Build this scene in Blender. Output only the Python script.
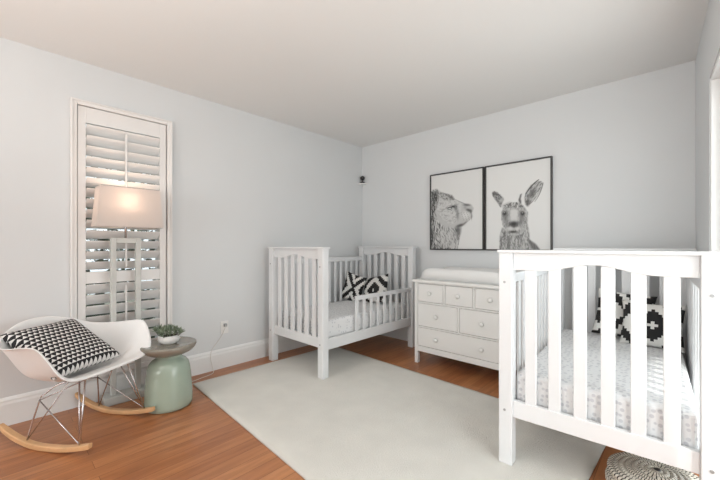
import bpy, bmesh, math, random
import numpy as np
from mathutils import Vector, Matrix, noise
random.seed(7)
R = math.radians
for o in list(bpy.data.objects): bpy.data.objects.remove(o)
SC = bpy.context.scene
COL = SC.collection

# ------------------------------------------------------------ camera, sky, sun, lights, exposure
CAM = (3.119, -3.390, 1.139)
cd = bpy.data.cameras.new('camera'); cam = bpy.data.objects.new('camera', cd); COL.objects.link(cam)
cam.location = CAM; cam.rotation_euler = (R(90), 0, R(43.0))
cd.sensor_width = 36; cd.lens = 345/720*36; cd.shift_y = 5/720; cd.clip_start = .02
SC.camera = cam
W = bpy.data.worlds.new('sky'); SC.world = W; W.use_nodes = True
bg = W.node_tree.nodes['Background']; bg.inputs[0].default_value = (.86, .94, 1, 1); bg.inputs[1].default_value = 1.25
SC.view_settings.view_transform = 'Standard'; SC.view_settings.look = 'None'
SC.view_settings.gamma = 1; SC.view_settings.use_curve_mapping = False
SC.view_settings.exposure = 0.13

def area(name, loc, direction, sx, sy, power, color=(1,1,1)):
    l = bpy.data.lights.new(name, 'AREA'); l.shape = 'RECTANGLE'; l.size = sx; l.size_y = sy
    l.energy = power; l.color = color
    o = bpy.data.objects.new(name, l); COL.objects.link(o); o.location = loc
    o.rotation_euler = Vector(direction).to_track_quat('-Z', 'Y').to_euler()
    return o
area('daylight_glass_door', (3.62, -1.75, 1.15), (-1, .10, .05), 1.9, 1.9, 38, (.97, .985, 1))
area('rear_fill', (1.4, -7.4, 1.3), (.12, 1, .08), 2.6, 1.9, 98, (.99, .99, 1))  # added fill from behind the camera, evens out the room
area('fill_down', (1.5, -5.6, 2.36), (-.1, .35, -1), 1.4, 1.4, 8, (1, .97, .94))  # added soft fill from above, no fixture there
area('fill_up', (2.0, -4.3, 1.35), (.1, .22, 1), .8, .8, 34, (1, .955, .90))  # added upward fill, brightens the ceiling; no lamp stands here
sl = bpy.data.lights.new('sun', 'SUN'); sl.energy = 2.0; sl.angle = R(1.2); sl.color = (1, .97, .92)
sun = bpy.data.objects.new('sun', sl); COL.objects.link(sun)
sun.rotation_euler = Vector((-.55, .35, -1)).to_track_quat('-Z', 'Y').to_euler()

# ------------------------------------------------------------ materials
def nodes(m): return m.node_tree.nodes, m.node_tree.links
def mat(name, col, rough=.5, metal=0., bump=0., bscale=60., var=0., vscale=4., coat=0., spec=.5):
    m = bpy.data.materials.new(name); m.use_nodes = True; N, L = nodes(m)
    b = N['Principled BSDF']; b.inputs['Base Color'].default_value = (*col, 1)
    b.inputs['Roughness'].default_value = rough; b.inputs['Metallic'].default_value = metal
    b.inputs['Coat Weight'].default_value = coat; b.inputs['Specular IOR Level'].default_value = spec
    tc = N.new('ShaderNodeTexCoord')
    if var:
        n = N.new('ShaderNodeTexNoise'); n.inputs['Scale'].default_value = vscale; n.inputs['Detail'].default_value = 5
        L.new(tc.outputs['Object'], n.inputs['Vector'])
        r = N.new('ShaderNodeValToRGB')
        r.color_ramp.elements[0].position = .3; r.color_ramp.elements[1].position = .7
        r.color_ramp.elements[0].color = (*[c*(1-var) for c in col], 1)
        r.color_ramp.elements[1].color = (*[min(1, c*(1+var)) for c in col], 1)
        L.new(n.outputs[0], r.inputs[0]); L.new(r.outputs[0], b.inputs['Base Color'])
    if bump:
        n2 = N.new('ShaderNodeTexNoise'); n2.inputs['Scale'].default_value = bscale; n2.inputs['Detail'].default_value = 6
        L.new(tc.outputs['Object'], n2.inputs['Vector'])
        bp = N.new('ShaderNodeBump'); bp.inputs['Strength'].default_value = bump; bp.inputs['Distance'].default_value = .01
        L.new(n2.outputs[0], bp.inputs['Height']); L.new(bp.outputs[0], b.inputs['Normal'])
    return m
def attr_mat(name, rough=.8, bump=0., bscale=300.):
    m = mat(name, (.8, .8, .8), rough, bump=bump, bscale=bscale); N, L = nodes(m)
    a = N.new('ShaderNodeAttribute'); a.attribute_name = 'col'
    L.new(a.outputs['Color'], N['Principled BSDF'].inputs['Base Color'])
    return m

M = {}
M['wall'] = mat('wall_paint', (.69, .70, .705), .75, bump=.05, bscale=220, var=.01, vscale=2)
M['ceiling'] = mat('ceiling_paint', (.80, .79, .775), .9, bump=.08, bscale=150)
M['trim'] = mat('trim_paint', (.80, .80, .79), .4, bump=.02, bscale=40)
M['shutter'] = mat('shutter_paint', (.80, .775, .755), .45, var=.01)
M['crib'] = mat('crib_paint', (.765, .77, .775), .38, bump=.02, bscale=50, var=.01)
M['dresser'] = mat('dresser_paint', (.82, .815, .795), .42, bump=.02, bscale=50)
M['gap'] = mat('drawer_gap', (.25, .24, .23), .8, bump=.02)
M['bolt'] = mat('bolt_metal', (.42, .42, .42), .4, .6, var=.05)
M['shell'] = mat('white_plastic', (.88, .87, .86), .38, var=.01)
M['chrome'] = mat('chrome_wire', (.62, .58, .58), .25, 1., var=.05)
M['rocker'] = mat('maple_rocker', (.68, .40, .20), .4, var=.12, vscale=12, bump=.03)
M['table'] = mat('celadon_glaze', (.36, .44, .36), .22, var=.05, vscale=6, coat=.4)
M['tabletop'] = mat('celadon_top_reflection', (.25, .23, .19), .2, var=.05, vscale=6, coat=.4)  # same glaze as the base, brownish reflection mixed into the colour
M['lampwood'] = mat('whitewashed_lamp', (.56, .56, .53), .5, var=.06, vscale=9, bump=.05)
M['pot'] = mat('pot_ceramic', (.74, .73, .71), .5, var=.06, vscale=30)
M['soil'] = mat('soil', (.06, .045, .03), .95, bump=.6, bscale=120, var=.3, vscale=60)
M['leaf'] = mat('succulent_leaf', (.19, .24, .16), .55, var=.35, vscale=40)
M['blackplastic'] = mat('black_plastic', (.015, .015, .016), .35, var=.1)
M['frame'] = mat('dark_frame', (.045, .043, .042), .45, var=.1, bump=.03)
M['pad'] = mat('changing_pad_cover', (.80, .80, .79), .85, bump=.25, bscale=90)
M['white_plate'] = mat('outlet_plastic', (.80, .79, .77), .35, var=.01)
M['cord'] = mat('clear_cord', (.70, .67, .62), .4, var=.03)
M['kilim'] = attr_mat('kilim_cloth', .9, .3, 400)
M['print'] = attr_mat('art_print', .5)
M['basket'] = attr_mat('coiled_basket', .85, .3, 300)
M['hedge'] = mat('hedge_leaf', (.07, .10, .055), .6, var=.5, vscale=20)
M['lawn'] = mat('outside_ground', (.20, .21, .16), .9, var=.3, vscale=6, bump=.3)
M['patio'] = mat('patio_concrete', (.55, .55, .52), .85, var=.08, vscale=3, bump=.2)

def glass_mat(name, tint=(.97, .985, .98)):
    m = bpy.data.materials.new(name); m.use_nodes = True; N, L = nodes(m)
    N.remove(N['Principled BSDF'])
    tr = N.new('ShaderNodeBsdfTransparent'); tr.inputs[0].default_value = (*tint, 1)
    gl = N.new('ShaderNodeBsdfGlossy'); gl.inputs['Roughness'].default_value = .02
    mx = N.new('ShaderNodeMixShader')
    mx.inputs[0].default_value = .05
    L.new(tr.outputs[0], mx.inputs[1]); L.new(gl.outputs[0], mx.inputs[2])
    L.new(mx.outputs[0], N['Material Output'].inputs[0]); return m
M['glass'] = glass_mat('window_glass')

def shade_mat():
    m = bpy.data.materials.new('lamp_shade_linen'); m.use_nodes = True; N, L = nodes(m)
    b = N['Principled BSDF']; b.inputs['Base Color'].default_value = (.80, .75, .72, 1); b.inputs['Roughness'].default_value = .9
    tc = N.new('ShaderNodeTexCoord'); w = N.new('ShaderNodeTexNoise'); w.inputs['Scale'].default_value = 250
    L.new(tc.outputs['Object'], w.inputs['Vector'])
    bp = N.new('ShaderNodeBump'); bp.inputs['Strength'].default_value = .1; bp.inputs['Distance'].default_value = .005
    L.new(w.outputs[0], bp.inputs['Height']); L.new(bp.outputs[0], b.inputs['Normal'])
    t = N.new('ShaderNodeBsdfTranslucent'); t.inputs[0].default_value = (.85, .79, .75, 1)
    mx = N.new('ShaderNodeMixShader'); mx.inputs[0].default_value = .5
    L.new(b.outputs[0], mx.inputs[1]); L.new(t.outputs[0], mx.inputs[2])
    L.new(mx.outputs[0], N['Material Output'].inputs[0]); return m
M['shade'] = shade_mat()

def floor_mat():
    m = bpy.data.materials.new('hardwood_planks'); m.use_nodes = True; N, L = nodes(m)
    b = N['Principled BSDF']; b.inputs['Roughness'].default_value = .3
    tc = N.new('ShaderNodeTexCoord')
    mp = N.new('ShaderNodeMapping'); mp.inputs['Rotation'].default_value = (0, 0, R(90))
    L.new(tc.outputs['Object'], mp.inputs['Vector'])
    br = N.new('ShaderNodeTexBrick'); br.offset = .37; br.inputs['Scale'].default_value = 1
    br.inputs['Brick Width'].default_value = 1.15; br.inputs['Row Height'].default_value = .085
    br.inputs['Mortar Size'].default_value = .0012; br.inputs['Mortar Smooth'].default_value = .3; br.inputs['Bias'].default_value = 0
    br.inputs['Color1'].default_value = (.43, .165, .065, 1); br.inputs['Color2'].default_value = (.58, .255, .108, 1)
    br.inputs['Mortar'].default_value = (.2, .075, .03, 1)
    L.new(mp.outputs[0], br.inputs['Vector'])
    mp2 = N.new('ShaderNodeMapping'); mp2.inputs['Scale'].default_value = (14, 1.3, 1)
    L.new(tc.outputs['Object'], mp2.inputs['Vector'])
    n = N.new('ShaderNodeTexNoise'); n.inputs['Scale'].default_value = 2.2; n.inputs['Detail'].default_value = 8; n.inputs['Distortion'].default_value = .6
    L.new(mp2.outputs[0], n.inputs['Vector'])
    rp = N.new('ShaderNodeValToRGB'); rp.color_ramp.elements[0].position = .3; rp.color_ramp.elements[1].position = .72
    rp.color_ramp.elements[0].color = (.68, .64, .6, 1); rp.color_ramp.elements[1].color = (1.0, 1.0, 1.0, 1)
    L.new(n.outputs[0], rp.inputs[0])
    mx = N.new('ShaderNodeMixRGB'); mx.blend_type = 'MULTIPLY'; mx.inputs[0].default_value = 1
    L.new(br.outputs['Color'], mx.inputs[1]); L.new(rp.outputs[0], mx.inputs[2]); L.new(mx.outputs[0], b.inputs['Base Color'])
    bp = N.new('ShaderNodeBump'); bp.inputs['Strength'].default_value = .12; bp.inputs['Distance'].default_value = .004
    L.new(n.outputs[0], bp.inputs['Height']); L.new(bp.outputs[0], b.inputs['Normal'])
    return m
M['floor'] = floor_mat()

def rug_mat():
    m = mat('rug_wool', (.745, .725, .67), .95, bump=.6, bscale=260, var=.04, vscale=5.5, spec=.1)
    b = m.node_tree.nodes['Principled BSDF']; b.inputs['Sheen Weight'].default_value = .2
    return m
M['rug'] = rug_mat()

def sheet_mat():
    m = bpy.data.materials.new('printed_crib_sheet'); m.use_nodes = True; N, L = nodes(m)
    b = N['Principled BSDF']; b.inputs['Roughness'].default_value = .9
    tc = N.new('ShaderNodeTexCoord'); v = N.new('ShaderNodeTexVoronoi'); v.inputs['Scale'].default_value = 38; v.inputs['Randomness'].default_value = .55
    L.new(tc.outputs['Object'], v.inputs['Vector'])
    r = N.new('ShaderNodeValToRGB'); e = r.color_ramp.elements
    e[0].position = .26; e[0].color = (.62, .62, .64, 1); e[1].position = .36; e[1].color = (.80, .80, .80, 1)
    L.new(v.outputs['Distance'], r.inputs[0]); L.new(r.outputs[0], b.inputs['Base Color'])
    n = N.new('ShaderNodeTexNoise'); n.inputs['Scale'].default_value = 9; L.new(tc.outputs['Object'], n.inputs['Vector'])
    bp = N.new('ShaderNodeBump'); bp.inputs['Strength'].default_value = .25; bp.inputs['Distance'].default_value = .03
    L.new(n.outputs[0], bp.inputs['Height']); L.new(bp.outputs[0], b.inputs['Normal']); return m
M['sheet'] = sheet_mat()

def tri_mat():
    m = bpy.data.materials.new('triangle_print_cloth'); m.use_nodes = True; N, L = nodes(m)
    b = N['Principled BSDF']; b.inputs['Roughness'].default_value = .9
    uv = N.new('ShaderNodeUVMap'); sp = N.new('ShaderNodeSeparateXYZ'); L.new(uv.outputs[0], sp.inputs[0])
    def mth(op, a, c=None):
        n = N.new('ShaderNodeMath'); n.operation = op
        for i, x in enumerate((a, c)):
            if x is None: continue
            if isinstance(x, (int, float)): n.inputs[i].default_value = x
            else: L.new(x, n.inputs[i])
        return n.outputs[0]
    u = mth('MULTIPLY', sp.outputs[0], 15.); v = mth('MULTIPLY', sp.outputs[1], 15.)
    row = mth('FLOOR', v); u = mth('ADD', u, mth('MULTIPLY', row, .5))
    fu = mth('FRACT', u); fv = mth('FRACT', v)
    tri = mth('MULTIPLY', mth('ABSOLUTE', mth('SUBTRACT', fu, .5)), 2.)
    g = mth('GREATER_THAN', mth('MULTIPLY', fv, 1.45), tri)
    mx = N.new('ShaderNodeMixRGB'); mx.inputs[1].default_value = (.72, .70, .68, 1); mx.inputs[2].default_value = (.014, .012, .014, 1)
    L.new(g, mx.inputs[0]); L.new(mx.outputs[0], b.inputs['Base Color']); return m
M['tri'] = tri_mat()

# ------------------------------------------------------------ geometry helpers
def link(name, bm, m, parent=None, loc=(0,0,0), rotz=0., smooth=False, bevel=0., sub=0, solid=0.):
    me = bpy.data.meshes.new(name); bmesh.ops.recalc_face_normals(bm, faces=bm.faces); bm.to_mesh(me); bm.free()
    o = bpy.data.objects.new(name, me); COL.objects.link(o); me.materials.append(M[m] if isinstance(m, str) else m)
    if parent: o.parent = parent
    o.location = loc; o.rotation_euler = (0, 0, rotz)
    if smooth:
        for p in me.polygons: p.use_smooth = True
    if solid:
        s = o.modifiers.new('solid', 'SOLIDIFY'); s.thickness = solid; s.offset = 0
    if bevel:
        b = o.modifiers.new('bevel', 'BEVEL'); b.width = bevel; b.segments = 2; b.limit_method = 'ANGLE'; b.angle_limit = R(40)
    if sub:
        s = o.modifiers.new('sub', 'SUBSURF'); s.levels = sub; s.render_levels = sub
    return o
def box(bm, x0, x1, y0, y1, z0, z1):
    vs = [bm.verts.new(p) for p in ((x0,y0,z0),(x1,y0,z0),(x1,y1,z0),(x0,y1,z0),(x0,y0,z1),(x1,y0,z1),(x1,y1,z1),(x0,y1,z1))]
    for f in ((0,3,2,1),(4,5,6,7),(0,1,5,4),(1,2,6,5),(2,3,7,6),(3,0,4,7)): bm.faces.new([vs[i] for i in f])
    return bm
def B(*a): return box(bmesh.new(), *a)
def prism(bm, pts, axis, a, b):
    """polygon pts (2D) extruded along axis from a to b"""
    def P(p, t):
        return {'x': (t, p[0], p[1]), 'y': (p[0], t, p[1]), 'z': (p[0], p[1], t)}[axis]
    v0 = [bm.verts.new(P(p, a)) for p in pts]; v1 = [bm.verts.new(P(p, b)) for p in pts]
    bm.faces.new(v0); bm.faces.new(v1[::-1]); n = len(pts)
    for i in range(n): bm.faces.new((v0[i], v0[(i+1) % n], v1[(i+1) % n], v1[i]))
    return bm
def tube(bm, pts, r, seg=8):
    pts = [Vector(p) for p in pts]; rings = []
    up = Vector((0, 0, 1))
    for i, p in enumerate(pts):
        t = ((pts[min(i+1, len(pts)-1)]-pts[max(i-1, 0)])).normalized()
        a = t.cross(up if abs(t.z) < .95 else Vector((1, 0, 0))).normalized(); c = t.cross(a)
        rr = r[i] if isinstance(r, (list, tuple)) else r
        rings.append([bm.verts.new(p+a*rr*math.cos(2*math.pi*k/seg)+c*rr*math.sin(2*math.pi*k/seg)) for k in range(seg)])
    for q in range(len(rings)-1):
        for k in range(seg): bm.faces.new((rings[q][k], rings[q][(k+1) % seg], rings[q+1][(k+1) % seg], rings[q+1][k]))
    bm.faces.new(rings[0][::-1]); bm.faces.new(rings[-1]); return bm
def lathe(bm, prof, seg=48, c=(0, 0)):
    rings = []
    for r, z in prof:
        if r < 1e-5: rings.append([bm.verts.new((c[0], c[1], z))])
        else: rings.append([bm.verts.new((c[0]+r*math.cos(2*math.pi*k/seg), c[1]+r*math.sin(2*math.pi*k/seg), z)) for k in range(seg)])
    for a, b in zip(rings, rings[1:]):
        for k in range(seg):
            k2 = (k+1) % seg
            if len(a) == 1 and len(b) == 1: continue
            if len(a) == 1: bm.faces.new((a[0], b[k], b[k2]))
            elif len(b) == 1: bm.faces.new((a[k], a[k2], b[0]))
            else: bm.faces.new((a[k], a[k2], b[k2], b[k]))
    return bm
def thing(name, label, cat, loc=(0,0,0), rotz=0., group=None):
    o = bpy.data.objects.new(name, None); COL.objects.link(o); o.location = loc; o.rotation_euler = (0, 0, rotz)
    o.empty_display_size = .1
    return tag(o, label, cat, group)
def tag(o, label, cat, group=None):
    o['label'] = label; o['category'] = cat
    if group: o['group'] = group
    return o
def struct(o, label=None, cat=None):
    o['kind'] = 'structure'
    if label: o['label'] = label
    if cat: o['category'] = cat
    return o
def dup(root, loc, rotz, label):
    r = root.copy(); COL.objects.link(r); r.location = loc; r.rotation_euler = (0, 0, rotz); r['label'] = label
    for ch in list(root.children):
        c = ch.copy(); COL.objects.link(c); c.parent = r
        for g in list(ch.children):
            d = g.copy(); COL.objects.link(d); d.parent = c
    return r

# ------------------------------------------------------------ room
CH = 2.441; YN = -7.0; RW = R(2.55); RWL = (3.19, 0, 0)
X1 = 3.60
struct(link('floor', B(-.16, X1+.1, YN-.16, .14, -.1, 0), 'floor'), 'glossy orange brown hardwood plank floor', 'floor')
struct(link('ceiling', B(-.16, X1+.1, YN-.16, .14, CH, CH+.1), 'ceiling'), 'plain off-white painted ceiling', 'ceiling')
struct(link('sun_blocker', B(3.71, 4.08, -5.2, 1.0, CH, CH+.1), 'ceiling'))  # unseen slab added to limit how far the sun reaches in
WY0, WY1, WZ0, WZ1 = -2.975, -2.40, .215, 2.125       # window opening in the left wall
b = bmesh.new()
box(b, -.14, 0, YN-.1, WY0, 0, CH); box(b, -.14, 0, WY1, .12, 0, CH)
box(b, -.14, 0, WY0, WY1, 0, WZ0); box(b, -.14, 0, WY0, WY1, WZ1, CH)
struct(link('wall_left', b, 'wall'), 'pale grey wall with the shuttered window', 'wall')
struct(link('wall_back', B(0, 3.34, 0, .12, 0, CH), 'wall'), 'pale grey wall behind the dresser', 'wall')
DY0, DY1, DZ = -2.75, -.80, 2.02
b = bmesh.new()
box(b, 0, .14, DY1, -.006, 0, CH); box(b, 0, .14, YN-.2, DY0, 0, CH); box(b, 0, .14, DY0, DY1, DZ, CH)
struct(link('wall_right', b, 'wall', loc=RWL, rotz=RW), 'grey wall beside the glass door', 'wall')
b = bmesh.new()
box(b, 0, .5, YN-.12, YN, 0, CH); box(b, 2.7, 3.39, YN-.12, YN, 0, CH)
box(b, .5, 2.7, YN-.12, YN, 0, .55); box(b, .5, 2.7, YN-.12, YN, 2.15, CH)
struct(link('wall_front', b, 'wall'))
b = bmesh.new()
for (x0, x1, z0, z1) in ((.5, .56, .55, 2.15), (2.64, 2.7, .55, 2.15), (.56, 2.64, .55, .61), (.56, 2.64, 2.09, 2.15), (1.57, 1.63, .61, 2.09)):
    box(b, x0, x1, YN-.1, YN-.04, z0, z1)
w2 = struct(link('window_2', b, 'trim'))  # unseen window, added to let the rear fill in
link('window_pane', B(.56, 2.64, YN-.075, YN-.069, .61, 2.09), 'glass', w2)

def skirt(pts_len, axis):
    return [(0, 0), (.016, 0), (.016, .135), (.012, .15), (.012, .160), (.006, .172), (.0, .178)]
def base_x(name, y0, y1, side, label=None):   # baseboard on the x = const wall
    return
b = bmesh.new(); prism(b, [(x, z) for x, z in skirt(0, 0)], 'y', YN, 0)
struct(link('baseboard_left', b, 'trim'), 'white baseboard along the left wall', 'baseboard')
b = bmesh.new(); prism(b, [(-x, z) for x, z in skirt(0, 0)], 'x', .017, 3.17)
struct(link('baseboard_back', b, 'trim'), 'white baseboard along the back wall', 'baseboard')
b = bmesh.new(); prism(b, [(-x, z) for x, z in skirt(0, 0)], 'y', -.72, -.018)
struct(link('baseboard_right', b, 'trim', loc=RWL, rotz=RW))

# glass door in the right wall
b = bmesh.new()
box(b, .004, .13, DY1-.02, DY1, 0, DZ); box(b, .004, .13, DY0, DY0+.02, 0, DZ); box(b, .004, .13, DY0+.02, DY1-.02, DZ-.02, DZ)
d1 = struct(link('door_1', b, 'trim', loc=RWL, rotz=RW, bevel=.003), 'tall glass door in the right wall', 'door')
ym = (DY0+DY1)/2
for k, (a, c) in enumerate(((DY0+.02, ym), (ym, DY1-.02))):
    b = bmesh.new()
    box(b, .05, .09, a, a+.07, .005, DZ-.02); box(b, .05, .09, c-.07, c, .005, DZ-.02)
    box(b, .05, .09, a+.07, c-.07, .005, .13); box(b, .05, .09, a+.07, c-.07, DZ-.1, DZ-.02)
    f = link('door_leaf', b, 'trim', d1, bevel=.003)
    link('door_pane', B(.067, .073, a+.07, c-.07, .13, DZ-.1), 'glass', f)
# window casing, glazing
CY0, CY1, CZ0, CZ1 = -3.01, -2.36, .182, 2.162
b = bmesh.new()
t = .035
box(b, 0, .03, CY0, CY0+t, CZ0, CZ1); box(b, 0, .03, CY1-t, CY1, CZ0, CZ1)
box(b, 0, .03, CY0+t, CY1-t, CZ1-t, CZ1); box(b, 0, .03, CY0+t, CY1-t, CZ0, CZ0+t)
for (y0, y1, z0, z1) in ((CY0, CY0+.012, CZ0, CZ1), (CY1-.012, CY1, CZ0, CZ1), (CY0+.012, CY1-.012, CZ1-.012, CZ1), (CY0+.012, CY1-.012, CZ0, CZ0+.012)):
    box(b, .03, .038, y0, y1, z0, z1)
w1 = struct(link('window_1', b, 'shutter', bevel=.003), 'tall narrow window with white plantation shutter', 'window')
b = bmesh.new()
for (y0, y1, z0, z1) in ((WY0, WY0+.045, WZ0, WZ1), (WY1-.045, WY1, WZ0, WZ1), (WY0+.045, WY1-.045, WZ0, WZ0+.05), (WY0+.045, WY1-.045, WZ1-.05, WZ1), (WY0+.045, WY1-.045, 1.12, 1.17)):
    box(b, -.12, -.08, y0, y1, z0, z1)
link('window_frame', b, 'trim', w1, bevel=.002)
link('window_pane', B(-.103, -.098, WY0+.045, WY1-.045, WZ0+.05, WZ1-.05), 'glass', w1)

# plantation shutter
SH = thing('plantation_shutter', 'white louvred plantation shutter filling the tall window behind the floor lamp', 'shutter', (.0, (WY0+WY1)/2, WZ0))
ox, oy, oz = .0, (WY0+WY1)/2, WZ0
hw = (WY1-WY0)/2-.004; hh = WZ1-WZ0
b = bmesh.new()
box(b, -.012, .018, -hw, -hw+.046, .003, hh-.003); box(b, -.012, .018, hw-.046, hw, .003, hh-.003)
ZR0, ZR1 = .862-WZ0, .945-WZ0
box(b, -.012, .018, -hw+.046, hw-.046, .003, .10); box(b, -.012, .018, -hw+.046, hw-.046, hh-.115, hh-.003)
box(b, -.012, .018, -hw+.046, hw-.046, ZR0, ZR1)
link('shutter_frame', b, 'shutter', SH, bevel=.002)
def louvres(z0, z1, n, ang):
    b = bmesh.new(); p = (z1-z0)/n
    for i in range(n):
        zc = z0+p*(i+.5); c, s = math.cos(ang), math.sin(ang); pr = []
        for k in range(12):
            a = 2*math.pi*k/12; u, v = .0445*math.cos(a), .0055*math.sin(a)
            pr.append((.003+u*c-v*s, zc+u*s+v*c))
        prism(b, pr, 'y', -hw+.048, hw-.048)
    return b
link('louvres', louvres(ZR1+.006, hh-.12, 14, R(43)), 'shutter', SH, smooth=False)
link('louvres', louvres(.105, ZR0-.004, 7, R(55)), 'shutter', SH, smooth=False)
b = bmesh.new(); box(b, .040, .050, -.006, .006, ZR1+.03, hh-.15); link('tilt_rod', b, 'shutter', SH, bevel=.002)
b = bmesh.new(); box(b, .040, .050, -.006, .006, .13, ZR0-.03); link('tilt_rod', b, 'shutter', SH, bevel=.002)

# outside
o = link('outside_ground', B(-9, -.16, -9, 6, -.35, -.25), 'lawn'); struct(o)
o = link('outside_patio', B(3.75, 9, -7, 5, -.15, -.05), 'patio'); struct(o)
b = bmesh.new(); rg = random.Random(3)
for i in range(9000):
    y = rg.uniform(-3.9, 0.0); z = -.25+3.1*rg.random()**1.45; x = -1.1+rg.gauss(0, .16)+.12*math.sin(y*3+z*2)
    s = rg.uniform(.03, .065); q = Matrix.Rotation(rg.uniform(0, 6.3), 3, 'X') @ Matrix.Rotation(rg.uniform(-.9, .9), 3, 'Z') @ Matrix.Rotation(rg.uniform(-.9, .9), 3, 'Y')
    pts = [q @ Vector(v) * s for v in ((0, -1, 0), (.12, 0, .45), (0, 1, 0), (.12, 0, -.45))]
    b.faces.new([b.verts.new((x+p.x, y+p.y, z+p.z)) for p in pts])
o = link('hedge', b, 'hedge'); o['kind'] = 'stuff'; o['label'] = 'green leafy hedge glimpsed outside through the shutter louvres'; o['category'] = 'hedge'

# ------------------------------------------------------------ rug
b = bmesh.new()
rc = [(.205, -2.262), (2.75, -2.40), (2.81, -.86), (.245, -.76)]
nx, ny = 60, 40; top = []
for j in range(ny+1):
    row = []
    for i in range(nx+1):
        u, v = i/nx, j/ny
        x = (1-v)*((1-u)*rc[0][0]+u*rc[1][0])+v*((1-u)*rc[3][0]+u*rc[2][0])
        y = (1-v)*((1-u)*rc[0][1]+u*rc[1][1])+v*((1-u)*rc[3][1]+u*rc[2][1])
        e = min(u*2.6, (1-u)*2.6, v*1.5, (1-v)*1.5)
        x += .003*noise.noise(Vector((x*6, y*6, 1)))
        z = .017-.008*max(0, 1-e/.03)**2+.0012*noise.noise(Vector((x*5, y*5, 0)))
        row.append(b.verts.new((x, y, z)))
    top.append(row)
for j in range(ny):
    for i in range(nx): b.faces.new((top[j][i], top[j][i+1], top[j+1][i+1], top[j+1][i]))
edge = [top[0][i] for i in range(nx+1)]+[top[j][nx] for j in range(1, ny+1)]+[top[ny][i] for i in range(nx-1, -1, -1)]+[top[j][0] for j in range(ny-1, 0, -1)]
low = [b.verts.new((v.co.x, v.co.y, .0005)) for v in edge]
for i in range(len(edge)): b.faces.new((edge[i], low[i], low[(i+1) % len(edge)], edge[(i+1) % len(edge)]))
b.faces.new(low)
rug = tag(link('area_rug', b, 'rug', smooth=True), 'large cream wool area rug in the middle of the wood floor', 'rug')

# ------------------------------------------------------------ cribs
CW, CL, PW = .815, 1.375, .066
def end_panel(y0):
    """slatted end between two posts; y0 = centre of the rails"""
    b = bmesh.new(); xa, xb = PW, CW-PW
    pts = [(xa, 1.105), (xa, 1.018)]
    for k in range(0, 25):
        t = -1+2*k/24; pts.append((CW/2+t*.215, 1.018+.036*(.5+.5*math.cos(math.pi*t))))
    pts += [(xb, 1.018), (xb, 1.105)]
    prism(b, pts, 'y', y0-.014, y0+.014)
    box(b, xa, xb, y0-.014, y0+.014, .265, .350)
    box(b, -.006, CW+.012, y0-.042, y0+.042, 1.105, 1.120)
    n = 6; pitch = (xb-xa+.048)/(n+1)
    for i in range(n):
        xc = xa-.024+pitch*(i+1)
        box(b, xc-.026, xc+.026, y0-.008, y0+.008, .345, 1.05)
    return b
def side_full(x0):
    b = bmesh.new(); ya, yb = PW, CL-PW
    box(b, x0-.013, x0+.013, ya, yb, .945, .995); box(b, x0-.013, x0+.013, ya, yb, .25, .34)
    n = 13; pitch = (yb-ya+.02)/(n+1)
    for i in range(n):
        yc = ya-.01+pitch*(i+1); box(b, x0-.007, x0+.007, yc-.017, yc+.017, .335, .95)
    return b
def guard(x0):
    b = bmesh.new(); ya, yb = .425, CL-PW
    box(b, x0-.011, x0+.011, ya, yb, .625, .665)
    n = 9
    for i in range(n):
        yc = ya+.018+(yb-ya-.06)*i/(n-1); w = .017 if i else .02
        box(b, x0-.007, x0+.007, yc-w, yc+w, .335, .63)
    return b
def crib(name, label, loc, rotz, toddler, onrug):
    t = thing(name, label, 'crib', loc, rotz, 'white slatted cribs')
    for (x, y) in ((0, 0), (CW-PW, 0), (0, CL-PW), (CW-PW, CL-PW)):
        z0 = (RZ-loc[2]) if (x, y) == onrug else -loc[2]
        p = link('post', B(x, x+PW, y, y+PW, z0, 1.106), 'crib', t, bevel=.004)
        yo = y-.002 if y == 0 else y+PW-.002
        for z in (.30, .72, .985) if False else (.30, .955):
            b = bmesh.new(); tube(b, [(x+PW*.45, yo-.0005, z), (x+PW*.45, yo+.0045, z)], .0065, 12)
            link('bolt', b, 'bolt', p)
    link('end_panel', end_panel(PW/2), 'crib', t, bevel=.003)
    link('end_panel', end_panel(CL-PW/2), 'crib', t, bevel=.003)
    link('side_panel', side_full(PW/2), 'crib', t, bevel=.003)
    if toddler:
        link('side_rail', B(CW-PW/2-.014, CW-PW/2+.014, PW, CL-PW, .245, .338), 'crib', t, bevel=.003)
        link('guard_rail', guard(CW-PW/2), 'crib', t, bevel=.003)
    else:
        link('side_panel', side_full(CW-PW/2), 'crib', t, bevel=.003)
    link('mattress_support', B(.05, CW-.05, .05, CL-.05, .29, .318), 'crib', t, bevel=.002)
    return t
LL = (.122, -1.504, .0); RL = (2.424, -1.590, -.006); RR = R(2.6)
RZ = .017
crib('crib', 'white slatted toddler crib standing by the left wall, low guard rail at its front', LL, 0, True, (CW-PW, 0))
crib('crib', 'large white slatted crib in the right foreground, cropped by the picture edge', RL, RR, False, (0, 0))
def mattress(label, loc, rotz):
    b = bmesh.new(); x0, x1, y0, y1, z0, z1 = .062, CW-.062, .062, CL-.062, 0.3185, .484
    n = 18; m = 12
    box(b, x0, x1, y0, y1, z0, z1)
    o = link('crib_mattress', b, 'sheet', loc=loc, rotz=rotz)
    bv = o.modifiers.new('bevel', 'BEVEL'); bv.width = .028; bv.segments = 4
    return tag(o, label, 'mattress', 'printed crib mattresses')
mattress('crib mattress in a grey-printed white sheet, in the crib by the left wall', LL, 0)
mattress('crib mattress in a grey-printed white sheet, inside the right foreground crib', RL, RR)

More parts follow.
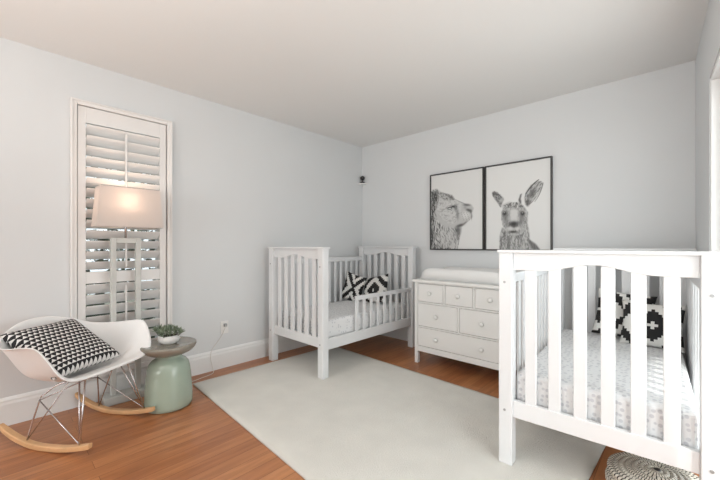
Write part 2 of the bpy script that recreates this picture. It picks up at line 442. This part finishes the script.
# ------------------------------------------------------------ pillows
def kil(u, v, c):
    N_ = 18.
    qu, qv = math.floor(u*N_)/N_, math.floor(v*N_)/N_
    d = abs(((qu-c[0]+.5*c[2]) % c[2])-.5*c[2])*1.0+abs(((qv-c[1]+.5*c[2]) % c[2])-.5*c[2])*.9
    k = d/c[2]
    bl = (.05 <= k < .25) or (.43 <= k < .61) or (.76 <= k < .92)
    return (.018, .017, .017) if bl else (.76, .75, .72)
def pillow(name, w, h, t, centre, xa, ya, m, label, pat=None, dent=0., n=44):
    bm = bmesh.new(); uvl = bm.loops.layers.uv.new('UVMap'); cl = bm.loops.layers.float_color.new('col')
    def P(u, v, s):
        e = max(0, (1-u**4))*max(0, (1-v**4)); z = s*t/2*e**.45
        x = w/2*u*(1-.09*(1-v*v)*u*u); y = h/2*v*(1-.09*(1-u*u)*v*v)
        if dent: y -= dent*math.exp(-(u/.35)**2)*((v+1)/2)**2; z *= (1-.35*math.exp(-(u/.3)**2)*((v+1)/2))
        return (x, y, z)
    for s in (1, -1):
        g = [[bm.verts.new(P(-1+2*i/n, -1+2*j/n, s)) for i in range(n+1)] for j in range(n+1)]
        for j in range(n):
            for i in range(n):
                f = bm.faces.new((g[j][i], g[j][i+1], g[j+1][i+1], g[j+1][i]) if s == 1 else (g[j][i], g[j+1][i], g[j+1][i+1], g[j][i+1]))
                idx = ((i, j), (i+1, j), (i+1, j+1), (i, j+1)) if s == 1 else ((i, j), (i, j+1), (i+1, j+1), (i+1, j))
                cc = (*kil((i+.5)/n, (j+.5)/n, pat), 1) if pat else (.8, .8, .8, 1)
                for lp, q in zip(f.loops, idx): lp[uvl].uv = (q[0]/n, q[1]/n); lp[cl] = cc
    bmesh.ops.remove_doubles(bm, verts=bm.verts, dist=1e-5)
    o = link(name, bm, m, smooth=True)
    xa = Vector(xa).normalized(); ya = Vector(ya); ya = (ya-xa*ya.dot(xa)).normalized(); za = xa.cross(ya)
    mw = Matrix((xa, ya, za)).transposed().to_4x4(); mw.translation = Vector(centre); o.matrix_world = mw
    o.rotation_mode = 'QUATERNION' if False else 'XYZ'
    return tag(o, label, 'pillow')
# crib by the left wall: leaning on the far end panel
GK = 'black and white kilim pillows in the two cribs'
for args in (
    (.27, .34, .08, (.272, -.455, .630), (1, .30, -.30), (.22, .16, .95), 'black and white kilim throw pillow in the left-wall crib, nearer the wall', (.0, .5, 1.05)),
    (.37, .33, .09, (.555, -.385, .630), (1, -.02, .20), (-.18, .34, .92), 'black and white kilim throw pillow in the left-wall crib, nearer the guard rail', (.52, .42, 1.1)),
    (.34, .34, .09, (2.815, -.315, .640), (1, .10, -.12), (.10, .28, .95), 'black and white kilim throw pillow in the foreground crib, leaning left of its mate', (.05, .5, 1.05)),
    (.33, .30, .09, (2.975, -.435, .615), (1, -.06, .0), (-.06, .34, .94), 'black and white kilim throw pillow in the foreground crib, nearest the glass door', (.5, .45, 1.3))):
    w_, h_, t_, c_, xa_, ya_, lb, pt = args
    pillow('throw_pillow', w_, h_, t_, c_, xa_, ya_, 'kilim', lb, pat=pt, n=36)['group'] = GK

# ------------------------------------------------------------ dresser
DX0, DX1, DYF, DH = 1.217, 2.135, -.570, .806
dr = thing('dresser', 'white six-drawer dresser with round knobs against the back wall', 'dresser', (DX0, -.03, 0))
dw, dd = DX1-DX0, -(DYF+.03)
b = bmesh.new()
for xa in (0, dw-.034):
    box(b, xa, xa+.034, -dd+.04, -.06, .118, DH-.024)
    box(b, xa, xa+.034, -dd, -dd+.04, 0, DH-.024); box(b, xa, xa+.034, -.06, -.02, 0, DH-.024)
box(b, .034, dw-.034, -.03, -.02, .12, DH-.024); box(b, .034, dw-.034, -dd+.02, -.03, .125, .14)
for z0, z1 in ((.118, .170), (.350, .363), (.582, .597), (.772, .782)): box(b, .034, dw-.034, -dd, -dd+.03, z0, z1)
box(b, dw/2-.009, dw/2+.009, -dd, -dd+.03, .363, .582)
for k in (1, 2):
    xc = .034+(dw-.068)*k/3; box(b, xc-.009, xc+.009, -dd, -dd+.03, .597, .772)
link('carcass', b, 'dresser', dr, bevel=.0025)
link('inner_panel', B(.034, dw-.034, -dd+.024, -dd+.03, .14, .78), 'gap', dr)
link('dresser_top', B(-.012, dw+.012, -dd-.02, .0, DH-.024, DH), 'dresser', dr, bevel=.004)
def drawer(x0, x1, z0, z1, knobs):
    g = .0035
    o = link('drawer', B(x0+g, x1-g, -dd+.002, -dd+.022, z0+g, z1-g), 'dresser', dr, bevel=.002)
    for kx in knobs:
        b = bmesh.new(); lathe(b, [(0, 0), (.009, 0), (.009, .01), (.018, .016), (.021, .024), (.018, .031), (.010, .035), (0, .0355)], 20)
        k = link('knob', b, 'dresser', o, smooth=True); k.location = (kx, -dd+.0025, (z0+z1)/2); k.rotation_euler = (R(90), 0, 0)
iw = dw-.068
for k in range(3):
    a = .034+iw*k/3+(.009 if k else 0); c = .034+iw*(k+1)/3-(.009 if k < 2 else 0); drawer(a, c, .597, .772, [(a+c)/2])
for a, c in ((.034, dw/2-.009), (dw/2+.009, dw-.034)): drawer(a, c, .363, .582, [(a+c)/2])
drawer(.034, dw-.034, .170, .350, [.034+iw*.245, .034+iw*.755])
# changing pad: contoured, raised long sides
b = bmesh.new(); n = 24; px0, px1, py0, py1 = 1.235, 2.06, -.52, -.08
g = []
for j in range(n+1):
    row = []
    for i in range(41):
        u, v = -1+2*i/40, -1+2*j/n
        zz = .058+.055*abs(v)**2.2+.005*noise.noise(Vector((u*2.3, v*1.5, 3)))
        ed = (1-abs(u)**10)**.5*(1-abs(v)**12)**.5
        row.append(b.verts.new(((px0+px1)/2+(px1-px0)/2*u*(1-.015*abs(v)**6), (py0+py1)/2+(py1-py0)/2*v*(1-.02*u**6), DH+.001+zz*ed+.02*(ed > 0)*ed)))
    g.append(row)
for j in range(n):
    for i in range(40): b.faces.new((g[j][i], g[j][i+1], g[j+1][i+1], g[j+1][i]))
ring = [g[0][i] for i in range(41)]+[g[j][40] for j in range(1, n+1)]+[g[n][i] for i in range(39, -1, -1)]+[g[j][0] for j in range(n-1, 0, -1)]
b.faces.new(ring)
tag(link('changing_pad', b, 'pad', smooth=True), 'white contoured changing pad lying on top of the dresser', 'changing pad')

# ------------------------------------------------------------ framed prints
PWN, PHN = 150, 204
class Art:   # a small tonal drawing: filled outlines, soft tones and hair strokes
    def __init__(s, seed, bgv):
        s.a = np.full((PHN, PWN), bgv); s.rg = random.Random(seed)
        s.U, s.V = np.meshgrid((np.arange(PWN)+.5)/PWN, (np.arange(PHN)+.5)/PHN)
    def mask(s, pts, soft=1.2):
        m = np.zeros_like(s.a, bool); n = len(pts)
        for i in range(n):
            (x0, y0), (x1, y1) = pts[i], pts[(i+1) % n]
            if y0 == y1: continue
            c = ((s.V >= min(y0, y1)) & (s.V < max(y0, y1))) & (s.U < (s.V-y0)/(y1-y0)*(x1-x0)+x0); m ^= c
        f = m.astype(float)
        for _ in range(int(soft*2)):
            f = (f+np.roll(f, 1, 0)+np.roll(f, -1, 0)+np.roll(f, 1, 1)+np.roll(f, -1, 1))/5
        return f
    def poly(s, pts, val, op=1., soft=1.2): f = s.mask(pts, soft)*op; s.a = s.a*(1-f)+val*f
    def blob(s, c, rx, ry, val, op=1., rot=0.):
        du, dv = s.U-c[0], (s.V-c[1])*1.36; r = math.radians(rot)
        x = du*math.cos(r)+dv*math.sin(r); y = -du*math.sin(r)+dv*math.cos(r)
        f = np.exp(-((x/rx)**2+(y/(ry*1.36))**2)**1.5)*op; s.a = s.a*(1-f)+val*f
    def stroke(s, p, ang, ln, val, op=.6, w=.6, curve=0.):
        x, y = p[0]*PWN, p[1]*PHN; n = int(ln*PWN*1.6)+1
        for k in range(n):
            i, j = int(x), int(y)
            for dj in (0, 1):
                for di in (0, 1):
                    q, r_ = i+di, j+dj
                    if 0 <= q < PWN and 0 <= r_ < PHN:
                        o = op*w*(1-abs(k/n-.5)); s.a[r_, q] = s.a[r_, q]*(1-o)+val*o
            x += .63*math.cos(ang); y += .63*math.sin(ang); ang += curve/n
    def fur(s, pts, n, ang, ln, vals, op=.6, spread=.3):
        m = s.mask(pts, 0); ys, xs = np.nonzero(m > .5)
        old = s.a.copy(); sm = s.mask(pts, 1.0)
        for _ in range(n):
            k = s.rg.randrange(len(xs)); p = (xs[k]/PWN, ys[k]/PHN)
            a = ang(p) if callable(ang) else ang
            s.stroke(p, a+s.rg.gauss(0, spread), s.rg.uniform(.4, 1)*ln, s.rg.choice(vals), op, curve=s.rg.gauss(0, .5))
        w_ = np.clip(sm*1.3, 0, 1); s.a = old*(1-w_)+s.a*w_
def lionuv(x, y): return ((x/6.4-6.5)/50.5, (248.7-180-y/6.4)/(73.2+7.5*((x/6.4-6.5)/50.5)))
def roouv(x, y):
    u = (x/5.647-1.2)/61.5; return (u, (249.2-170-y/5.647)/(82+10.2*u))
def lion():
    A = Art(1, .72); c = lionuv; D = math.radians
    body = [c(*p) for p in ((38, 62), (80, 52), (108, 72), (150, 84), (178, 98), (200, 124), (235, 140), (270, 150), (298, 157), (314, 178), (302, 205), (308, 232), (282, 262), (252, 284), (242, 300), (238, 340), (226, 380), (216, 440), (38, 440))]
    A.poly(body, .50, 1, 1.5)
    mane = [c(*p) for p in ((38, 60), (82, 52), (100, 90), (92, 150), (70, 200), (90, 260), (140, 300), (200, 300), (232, 330), (218, 440), (38, 440))]
    A.fur(mane, 900, lambda p: D(-80) if p[1] < .5 else D(-60), .16, (.03, .08, .3, .6, .68), .55, .3)
    A.fur([c(*p) for p in ((38, 70), (90, 60), (85, 160), (60, 210), (70, 440), (38, 440))], 200, D(-84), .14, (.02, .05, .4), .7, .3)
    A.fur([c(*p) for p in ((100, 75), (180, 90), (205, 125), (150, 130), (100, 110))], 160, D(-30), .07, (.12, .2, .55), .6, .4)
    face = [c(*p) for p in ((95, 130), (150, 125), (200, 128), (240, 150), (235, 200), (215, 260), (180, 280), (140, 270), (95, 230), (80, 180))]
    A.poly(face, .60, .75, 3); A.fur(face, 260, D(200), .06, (.25, .35, .6, .62), .4, .5)
    A.fur([c(*p) for p in ((100, 280), (160, 295), (200, 320), (195, 430), (110, 430))], 260, D(-70), .12, (.55, .6, .5, .15), .6, .25)
    A.blob(c(205, 175), .035, .05, .12, .8); A.blob(c(216, 220), .03, .07, .18, .75)
    for k in range(-4, 5): A.stroke(c(152, 178), D(18+k), .14, .03, .75, curve=-.5)
    A.stroke(c(150, 182), D(-20), .1, .08, .8); A.stroke(c(160, 165), D(12), .16, .12, .7, curve=-.7)
    A.blob(c(178, 178), .02, .008, .03, .9)
    A.blob(c(272, 157), .07, .016, .10, .9, -6); A.blob(c(283, 192), .055, .022, .05, .95, -25); A.blob(c(296, 200), .02, .03, .08, .8)
    A.blob(c(262, 172), .03, .02, .3, .6); A.blob(c(265, 222), .08, .05, .68, .9)
    for i in range(5):
        for j in range(3): A.blob(c(238+j*17+i*4, 208+i*11), .008, .006, .12, .7)
    A.blob(c(300, 232), .012, .04, .16, .7); A.blob(c(232, 288), .085, .02, .06, .9, 14); A.blob(c(262, 272), .05, .012, .15, .7, 35)
    A.blob(c(218, 318), .055, .05, .07, .85); A.blob(c(215, 350), .03, .05, .2, .6)
    A.stroke(c(200, 122), D(-30), .30, .2, .6, curve=.15)
    return A.a
def roo():
    A = Art(5, .73); c = roouv; D = math.radians; P = lambda *q: [c(*p) for p in q]
    e1 = P((42, 126), (52, 117), (70, 122), (92, 140), (110, 160), (100, 185), (92, 210), (78, 188), (58, 162), (44, 142))
    A.poly(e1, .22, .9, 2); A.fur(e1, 160, D(-45), .06, (.06, .1, .35), .7); A.blob(c(98, 170), .04, .03, .55, .7)
    A.poly(P((92, 195), (150, 172), (140, 192), (100, 214)), .52, .8, 2)
    e2 = P((224, 190), (222, 150), (234, 112), (256, 82), (285, 62), (308, 60), (316, 78), (306, 112), (286, 148), (262, 178), (238, 206))
    A.poly(e2, .40, 1, 1.5); A.fur(e2, 260, D(55), .10, (.08, .15, .5, .55), .6, .2)
    A.blob(c(262, 128), .045, .07, .08, .8, -30); A.blob(c(240, 180), .03, .04, .05, .85)
    for k in range(3): A.stroke(c(226+k, 135), D(60), .28, .05, .7, curve=-.5)
    A.stroke(c(316, 70), D(-100), .3, .08, .6, curve=-.5)
    A.poly(P((190, 168), (200, 135), (210, 128), (204, 155), (206, 190), (222, 206), (205, 206)), .07, .95, 1)
    head = P((98, 235), (108, 206), (150, 184), (190, 182), (224, 206), (240, 235), (238, 290), (228, 328), (206, 358), (166, 372), (130, 352), (104, 312), (96, 272))
    body = P((86, 372), (100, 320), (130, 350), (205, 352), (236, 296), (246, 340), (248, 388), (275, 412), (305, 452), (86, 452))
    A.poly(body, .36, 1, 1.5); A.fur(body, 500, D(-78), .08, (.1, .18, .5, .55), .55, .3)
    A.poly(P((236, 385), (280, 412), (306, 452), (270, 452), (245, 415)), .10, .75, 2)
    A.poly(P((128, 360), (148, 380), (140, 450), (126, 450)), .12, .7, 1.5)
    A.poly(head, .40, 1, 1.5); A.fur(head, 420, lambda p: D(-90)+(p[0]-.42)*3, .06, (.15, .25, .5, .58), .5, .3)
    A.fur(P((105, 200), (150, 180), (190, 180), (225, 205), (190, 215), (140, 212)), 120, D(80), .05, (.06, .12, .6), .6, .4)
    A.poly(P((146, 225), (166, 218), (188, 226), (184, 290), (150, 292)), .62, .95, 2.5)
    for (x, s) in ((114, 1), (213, -1)):
        A.blob(c(x+4*s, 258), .045, .07, .14, .8); A.blob(c(x, 243), .036, .024, .015, 1); A.blob(c(x-1, 239), .007, .005, .6, .9)
        A.blob(c(x+12*s, 300), .03, .05, .22, .6)
    A.blob(c(165, 302), .085, .036, .025, 1); A.blob(c(165, 318), .04, .02, .05, .9)
    A.blob(c(148, 328), .05, .02, .6, .8); A.blob(c(185, 328), .05, .02, .6, .8); A.blob(c(163, 347), .07, .015, .03, .95); A.blob(c(163, 362), .07, .012, .5, .6)
    A.blob(c(140, 350), .03, .015, .2, .6); A.blob(c(190, 352), .03, .015, .2, .6)
    return A.a
def framed(x0, x1, z0, z1, img, label):
    t = thing('framed_print', label, 'picture', ((x0+x1)/2, -.001, z0), 0., 'framed animal prints'); w = (x1-x0)/2; h = z1-z0; f = .013; d = .030
    b = bmesh.new()
    box(b, -w, -w+f, -d, 0, 0, h); box(b, w-f, w, -d, 0, 0, h); box(b, -w+f, w-f, -d, 0, 0, f); box(b, -w+f, w-f, -d, 0, h-f, h)
    link('frame', b, 'frame', t, bevel=.0015)
    bm = bmesh.new(); cl = bm.verts.layers.float_color.new('col'); g = []
    for j in range(PHN):
        row = []
        for i in range(PWN):
            v = bm.verts.new((-w+f+(2*w-2*f)*i/(PWN-1), -.020, f+(h-2*f)*j/(PHN-1))); c = float(img[j, i]); v[cl] = (c, c, c*.985, 1); row.append(v)
        g.append(row)
    for j in range(PHN-1):
        for i in range(PWN-1): bm.faces.new((g[j][i], g[j][i+1], g[j+1][i+1], g[j+1][i]))
    ring = [g[0][i] for i in range(PWN)]+[g[j][PWN-1] for j in range(1, PHN)]+[g[PHN-1][i] for i in range(PWN-2, -1, -1)]+[g[j][0] for j in range(PHN-2, 0, -1)]
    bk = [bm.verts.new((v.co.x, -.002, v.co.z)) for v in ring]
    for v in bk: v[cl] = (.6, .6, .6, 1)
    for i in range(len(ring)): bm.faces.new((ring[i], bk[i], bk[(i+1) % len(ring)], ring[(i+1) % len(ring)]))
    bm.faces.new(bk)
    link('print', bm, 'print', t)
framed(1.055, 1.672, 1.085, 1.922, lion(), 'black framed black-and-white print of a lion in profile')
framed(1.684, 2.287, 1.085, 1.922, roo(), 'black framed black-and-white print of a kangaroo face')

# ------------------------------------------------------------ security camera in the corner
t = thing('security_camera', 'small black ball camera on a little white corner shelf', 'camera', (.035, -.035, 1.94))
b = bmesh.new(); lathe(b, [(0, .012), (.030, .012), (.034, .02), (.026, .03), (.008, .034), (.007, .055), (0, .056)], 24)
link('stand', b, 'blackplastic', t, smooth=True)
b = bmesh.new(); bmesh.ops.create_uvsphere(b, u_segments=24, v_segments=16, radius=.029, matrix=Matrix.Translation((0, 0, .082)))
hd = link('camera_head', b, 'blackplastic', t, smooth=True)
sh = thing('corner_shelf', 'tiny white corner shelf under the black ball camera', 'shelf', (0, 0, 1.94))
b = bmesh.new(); prism(b, [(.0, -.0)]+[(.085*math.sin(a), -.085*math.cos(a)) for a in [math.pi/2*k/10 for k in range(11)]][::-1], 'z', 0, .0115)
link('shelf_board', b, 'white_plate', sh)

# ------------------------------------------------------------ outlet and cord
t = thing('wall_outlet', 'white wall outlet with a plug, low on the left wall', 'outlet', (0, -1.90, .315))
b = bmesh.new(); box(b, 0, .006, -.036, .036, 0, .115); link('cover_plate', b, 'white_plate', t, bevel=.002)
for z in (.015, .068): link('socket', B(.006, .009, -.017, .017, z, z+.032), 'trim', t, bevel=.001)
b = bmesh.new(); box(b, .009, .032, -.013, .013, .07, .098)
cordp = [(.03, -1.90, .397), (.045, -1.915, .375), (.04, -1.945, .31), (.03, -1.985, .25), (.026, -2.03, .19), (.03, -2.04, .12), (.05, -2.03, .03), (.09, -2.05, .006), (.12, -2.15, .0045), (.14, -2.25, .0045), (.11, -2.36, .0045), (.08, -2.46, .0045), (.06, -2.54, .0045), (.10, -2.60, .0045), (.10, -2.565, .014)]
def smoothpts(p, n=6):
    P = [Vector(q) for q in p]; out = []
    for i in range(len(P)-1):
        a, b_, c, d = P[max(i-1, 0)], P[i], P[i+1], P[min(i+2, len(P)-1)]
        for k in range(n):
            s = k/n; out.append(.5*((2*b_)+(c-a)*s+(2*a-5*b_+4*c-d)*s*s+(3*b_-a-3*c+d)*s**3))
    out.append(P[-1]); return out
cr = thing('power_cord', 'pale lamp cord hanging from the outlet and trailing along the baseboard', 'cord', (.03, -1.90, .37))
pb = bmesh.new(); box(pb, -.02, .004, -.013, .013, .013, .04); link('plug', pb, 'bolt', cr, bevel=.002)
b2 = bmesh.new(); tube(b2, [q-Vector((.03, -1.90, .37)) for q in smoothpts(cordp[:-2])], .0026, 6); link('wire', b2, 'cord', cr, smooth=True)
b.free()

# ------------------------------------------------------------ floor lamp
lx, ly = .108, -2.705
t = thing('floor_lamp', 'lit floor lamp with rectangular pink-beige shade on an open rectangular frame', 'lamp', (lx, ly, 0))
link('base', B(-.058, .062, -.140, .140, 0, .055), 'lampwood', t, bevel=.004)
b = bmesh.new()
box(b, -.019, .019, -.094, -.060, .055, 1.19); box(b, -.019, .019, .062, .096, .055, 1.19); box(b, -.019, .019, -.060, .062, 1.152, 1.19)
link('body_frame', b, 'lampwood', t, bevel=.003)
b = bmesh.new(); tube(b, [(0, 0, 1.19), (0, 0, 1.37)], .008, 10); tube(b, [(0, 0, 1.33), (0, 0, 1.375)], .016, 12)
tube(b, [(0, 0, 1.28), (-.03, .0, 1.29), (-.045, 0, 1.42), (0, 0, 1.525)], .0025, 6)
link('stem', b, 'chrome', t, smooth=True)
b = bmesh.new()
zb, zt = 1.268, 1.556
lo = [(-.095, -.208), (.095, -.208), (.095, .208), (-.095, .208)]; up = [(-.080, -.185), (.080, -.185), (.080, .185), (-.080, .185)]
lv = [b.verts.new((x, y+.018, zb)) for x, y in lo]; uv_ = [b.verts.new((x, y+.018, zt)) for x, y in up]
for i in range(4): b.faces.new((lv[i], lv[(i+1) % 4], uv_[(i+1) % 4], uv_[i]))
shd = link('lamp_shade', b, 'shade', t, solid=.002)
for z, q in ((zb+.001, lo), (zt-.001, up)):
    b = bmesh.new()
    for i in range(4):
        p0, p1 = q[i], q[(i+1) % 4]; tube(b, [(p0[0]*.985, p0[1]*.985+.018, z), (p1[0]*.985, p1[1]*.985+.018, z)], .0022, 6)
    link('shade_wire', b, 'bolt', shd)
M['bulb'] = mat('frosted_bulb', (.9, .85, .75), .4)
M['bulb'].node_tree.nodes['Principled BSDF'].inputs['Emission Color'].default_value = (1, .72, .48, 1)
M['bulb'].node_tree.nodes['Principled BSDF'].inputs['Emission Strength'].default_value = 3
b = bmesh.new(); bmesh.ops.create_uvsphere(b, u_segments=20, v_segments=14, radius=.027, matrix=Matrix.Translation((0, 0, 1.402)))
link('bulb', b, 'bulb', t, smooth=True)
pl = bpy.data.lights.new('lamp_glow', 'POINT'); pl.energy = 1.1; pl.color = (1, .76, .58); pl.shadow_soft_size = .03
po = bpy.data.objects.new('lamp_glow', pl); COL.objects.link(po); po.location = (lx+.0, ly, 1.455)

# ------------------------------------------------------------ side table and succulent
tx, ty = .445, -2.520
t = thing('side_table', 'pale green ceramic mushroom side table beside the white rocker', 'table', (tx, ty, 0))
b = bmesh.new(); lathe(b, [(0, .002), (.140, .002), (.150, .008), (.153, .03), (.152, .08), (.148, .15), (.142, .22), (.136, .270), (.126, .303), (.108, .325), (.088, .338), (.079, .348), (.078, .356), (.088, .367), (0, .367)], 64)
link('base', b, 'table', t, smooth=True)
b = bmesh.new(); lathe(b, [(0, .3671), (.088, .3671), (.125, .374), (.155, .390), (.174, .412), (.179, .428), (.177, .439), (.169, .443), (.160, .441), (0, .440)], 64)
link('tabletop', b, 'tabletop', t, smooth=True)
t = thing('potted_succulent', 'small green succulent in a round white pot on the side table', 'plant', (tx+.0, ty+.0, .4402))
b = bmesh.new(); lathe(b, [(0, 0), (.045, 0), (.062, .012), (.070, .032), (.068, .052), (.062, .060), (.058, .058), (.062, .045), (.06, .04), (0, .04)], 40)
link('pot', b, 'pot', t, smooth=True)
b = bmesh.new(); lathe(b, [(0, .0405), (.0575, .0405), (.056, .05), (0, .054)], 24); link('soil', b, 'soil', t)
b = bmesh.new(); rg = random.Random(11)
def leaf(b, base, d, ln, w):
    d = Vector(d).normalized(); s = d.cross(Vector((0, 0, 1)))
    s = s.normalized() if s.length > 1e-3 else Vector((1, 0, 0)); n = s.cross(d); base = Vector(base)
    prof = ((0, .35, 0), (.35, 1, .02), (.7, .8, .06), (1, .02, .14)); rings = []
    for f, ww, lift in prof:
        c = base+d*ln*f+Vector((0, 0, ln*lift)); rings.append([b.verts.new(c+s*w*ww), b.verts.new(c+n*w*.45*ww), b.verts.new(c-s*w*ww), b.verts.new(c-n*w*.45*ww)])
    for a, c in zip(rings, rings[1:]):
        for k in range(4): b.faces.new((a[k], a[(k+1) % 4], c[(k+1) % 4], c[k]))
    b.faces.new(rings[-1]); b.faces.new(rings[0][::-1])
for q in range(19):
    a = q*2.4; r = .012+.068*math.sqrt(q/19); cx, cy = r*math.cos(a), r*math.sin(a)
    if r > .05: cx, cy = cx*1.15, cy*1.15
    cz = .064+rg.uniform(.0, .034)+(.012 if r < .05 else 0)
    tube(b, [(cx*.6, cy*.6, .042), (cx, cy, cz)], .003, 5)
    for k in range(13):
        el = R(8+k*6); az = k*2.399+q; dd_ = (math.cos(az)*math.cos(el), math.sin(az)*math.cos(el), math.sin(el))
        leaf(b, (cx, cy, cz), dd_, rg.uniform(.028, .044), .0052)
link('foliage', b, 'leaf', t, smooth=True)

# ------------------------------------------------------------ rocking chair
CHX, CHY, CHA = .425, -2.995, R(31)
ch = thing('rocking_chair', 'white moulded shell rocking chair with wire legs and wooden rockers', 'chair', (CHX, CHY, 0), CHA)
rim = [(.215, 0, .402), (.215, .11, .404), (.214, .20, .410), (.208, .262, .432), (.190, .298, .480), (.155, .318, .545), (.10, .333, .603), (.02, .342, .606), (-.07, .338, .594), (-.17, .315, .586), (-.26, .262, .594), (-.322, .190, .632), (-.360, .10, .665), (-.372, 0, .676)]
full = rim+[(x, -y, z) for x, y, z in rim[-2:0:-1]]
rp = [Vector(p) for p in smoothpts([full[-1]]+full+[full[0], full[1]], 4)][4:4+4*len(full)]
b = bmesh.new(); NS = 16; cen = Vector((-.08, 0, .345)); rings = []
for s_ in range(NS+1):
    s = s_/NS
    if s_ == 0: rings.append([b.verts.new(cen)]); continue
    row = []
    for p in rp:
        fr = min(1, max(0, (p.x-.13)/.085))                # 1 at the front edge
        e = (1-fr)*(.80*(1-(1-s)**2.2)+.20*s**6)+fr*s
        zf = s**(2.5-.1*fr)
        x = cen.x+(p.x-cen.x)*e; y = cen.y+(p.y-cen.y)*e; z = cen.z+(p.z-cen.z)*zf
        z += fr*.020*math.sin(math.pi*s)*s
        row.append(b.verts.new((x, y, z)))
    rings.append(row)
rings.append([b.verts.new(Vector((v.co.x*1.02+.004, v.co.y*1.035, v.co.z-.002-.010*min(1, max(0, (v.co.x-.12)/.09))))) for v in rings[-1]])   # rolled lip
n = len(rp)
for k in range(n): b.faces.new((rings[0][0], rings[1][k], rings[1][(k+1) % n]))
for q in range(1, len(rings)-1):
    for k in range(n): b.faces.new((rings[q][k], rings[q+1][k], rings[q+1][(k+1) % n], rings[q][(k+1) % n]))
link('seat_shell', b, 'shell', ch, smooth=True, solid=.006, sub=1)
for s in (1, -1):
    b = bmesh.new(); prev = None; rows = []
    for k in range(29):
        tt = -1+2*k/28; x = (.335 if tt > 0 else .298)*tt-.03; z = .030+(.045 if tt > 0 else .085)*tt*tt; w = .018*(1-.25*abs(tt)**8); hgt = .0145
        yb_ = s*.215
        rows.append([b.verts.new((x, yb_-w, z-hgt)), b.verts.new((x, yb_+w, z-hgt)), b.verts.new((x, yb_+w, z+hgt)), b.verts.new((x, yb_-w, z+hgt))])
    for a, c in zip(rows, rows[1:]):
        for k in range(4): b.faces.new((a[k], a[(k+1) % 4], c[(k+1) % 4], c[k]))
    b.faces.new(rows[0][::-1]); b.faces.new(rows[-1])
    bmesh.ops.translate(b, verts=b.verts, vec=(0, 0, -.0158))
    link('rocker', b, 'rocker', ch, smooth=False, bevel=.006)
    b = bmesh.new(); y = s*.215; zr = lambda x: .0282+(.045 if x > -.03 else .085)*((x+.03)/.335)**2
    fx, rx = .232, -.135
    tube(b, smoothpts([(rx, y, zr(rx)), (-.10, s*.175, .250), (-.075, s*.163, .285), (-.03, s*.14, .325), (.02, s*.12, .345)], 5), .0042, 8)
    tube(b, [(fx, y, zr(fx)), (.175, s*.135, .385)], .0042, 8)
    tube(b, [(fx, y, zr(fx)), (.125, s*.13, .372)], .0042, 8)
    tube(b, [(fx, y, zr(fx)), (-.10, s*.176, .250)], .0034, 8)
    tube(b, [(rx, y, zr(rx)), (.07, s*.14, .362)], .0034, 8)
    link('wire_leg', b, 'chrome', ch, smooth=True)
b = bmesh.new()
tube(b, [(-.10, -.176, .250), (.125, .14, .370)], .0034, 8); tube(b, [(-.10, .176, .250), (.125, -.14, .370)], .0034, 8)
tube(b, [(.14, -.14, .376), (.14, .14, .376)], .0042, 8); tube(b, [(-.035, -.128, .328), (-.035, .128, .328)], .0042, 8)
link('wire_brace', b, 'chrome', ch, smooth=True)
ca, sa = math.cos(CHA), math.sin(CHA)
def cw(x, y, z): return Vector((CHX+x*ca-y*sa, CHY+x*sa+y*ca, z))
PT = [cw(-.30, -.235, .600), cw(-.275, .155, .605), cw(.07, .155, .400), cw(.09, -.22, .390)]
pc = (PT[0]+PT[1]+PT[2]+PT[3])/4; px_ = (PT[1]+PT[2]-PT[0]-PT[3])/2; py_ = (PT[0]+PT[1]-PT[2]-PT[3])/2
pillow('throw_pillow', px_.length+.03, py_.length+.03, .12, pc+Vector((.0, 0, .02)), px_, py_, 'tri', 'black and white triangle print pillow on the rocking chair')

# ------------------------------------------------------------ coiled basket under the right crib
t = thing('coiled_basket', 'round coiled basket in cream with black stitches under the foreground crib', 'basket', (3.04, -1.375, 0))
def coil(prof, name):
    bm = bmesh.new(); cl = bm.loops.layers.float_color.new('col'); seg = 372
    rings = []; nr = len(prof)
    for r, z in prof: rings.append([bm.verts.new((r*math.cos(2*math.pi*k/seg), r*math.sin(2*math.pi*k/seg), z)) for k in range(seg)])
    for i, (a, c) in enumerate(zip(rings, rings[1:])):
        row = i//4; R_ = prof[i][0]; nst = 62 if R_ > .075 else 26
        for k in range(seg):
            f = bm.faces.new((a[k], a[(k+1) % seg], c[(k+1) % seg], c[k]))
            ph = (k/seg*nst+row*.22) % 1
            dark = ph < .26
            for lp in f.loops: lp[cl] = (.03, .022, .018, 1) if dark else (.70, .66, .58, 1)
    bm.faces.new(rings[0][::-1]); bm.faces.new(rings[-1])
    for f in (bm.faces[-1], bm.faces[-2]) if False else []: pass
    return bm
def ropes(path, rr=.0120):
    out = []; 
    for (r, z, nx_, nz_) in path:
        for k in range(4):
            a = math.pi*(k/4); tx_, tz_ = -nz_, nx_
            off = -math.cos(a)*rr; bul = math.sin(a)*rr*.8
            out.append((r+tx_*off+nx_*bul, z+tz_*off+nz_*bul))
    return out
path = []
for k in range(7):
    a = k/6; r = .150+.030*math.sin(math.pi*min(1, a*.9+.1)); path.append((r, .012+a*.095, 1, 0))
for k in range(8):
    a = k/7; r = .160*(1-a)+.01; path.append((r, .110+.026*math.sin(a*math.pi/2), .25*(1-a), .97))
bm = coil(ropes(path), 'x')
link('basket_body', bm, 'basket', t, smooth=True)
b = bmesh.new(); lathe(b, [(0, .135), (.012, .135), (.013, .145), (.008, .149), (0, .150)], 20)
link('lid_hole', b, 'blackplastic', t, smooth=True)  # small black piece standing in for the dark hole at the centre
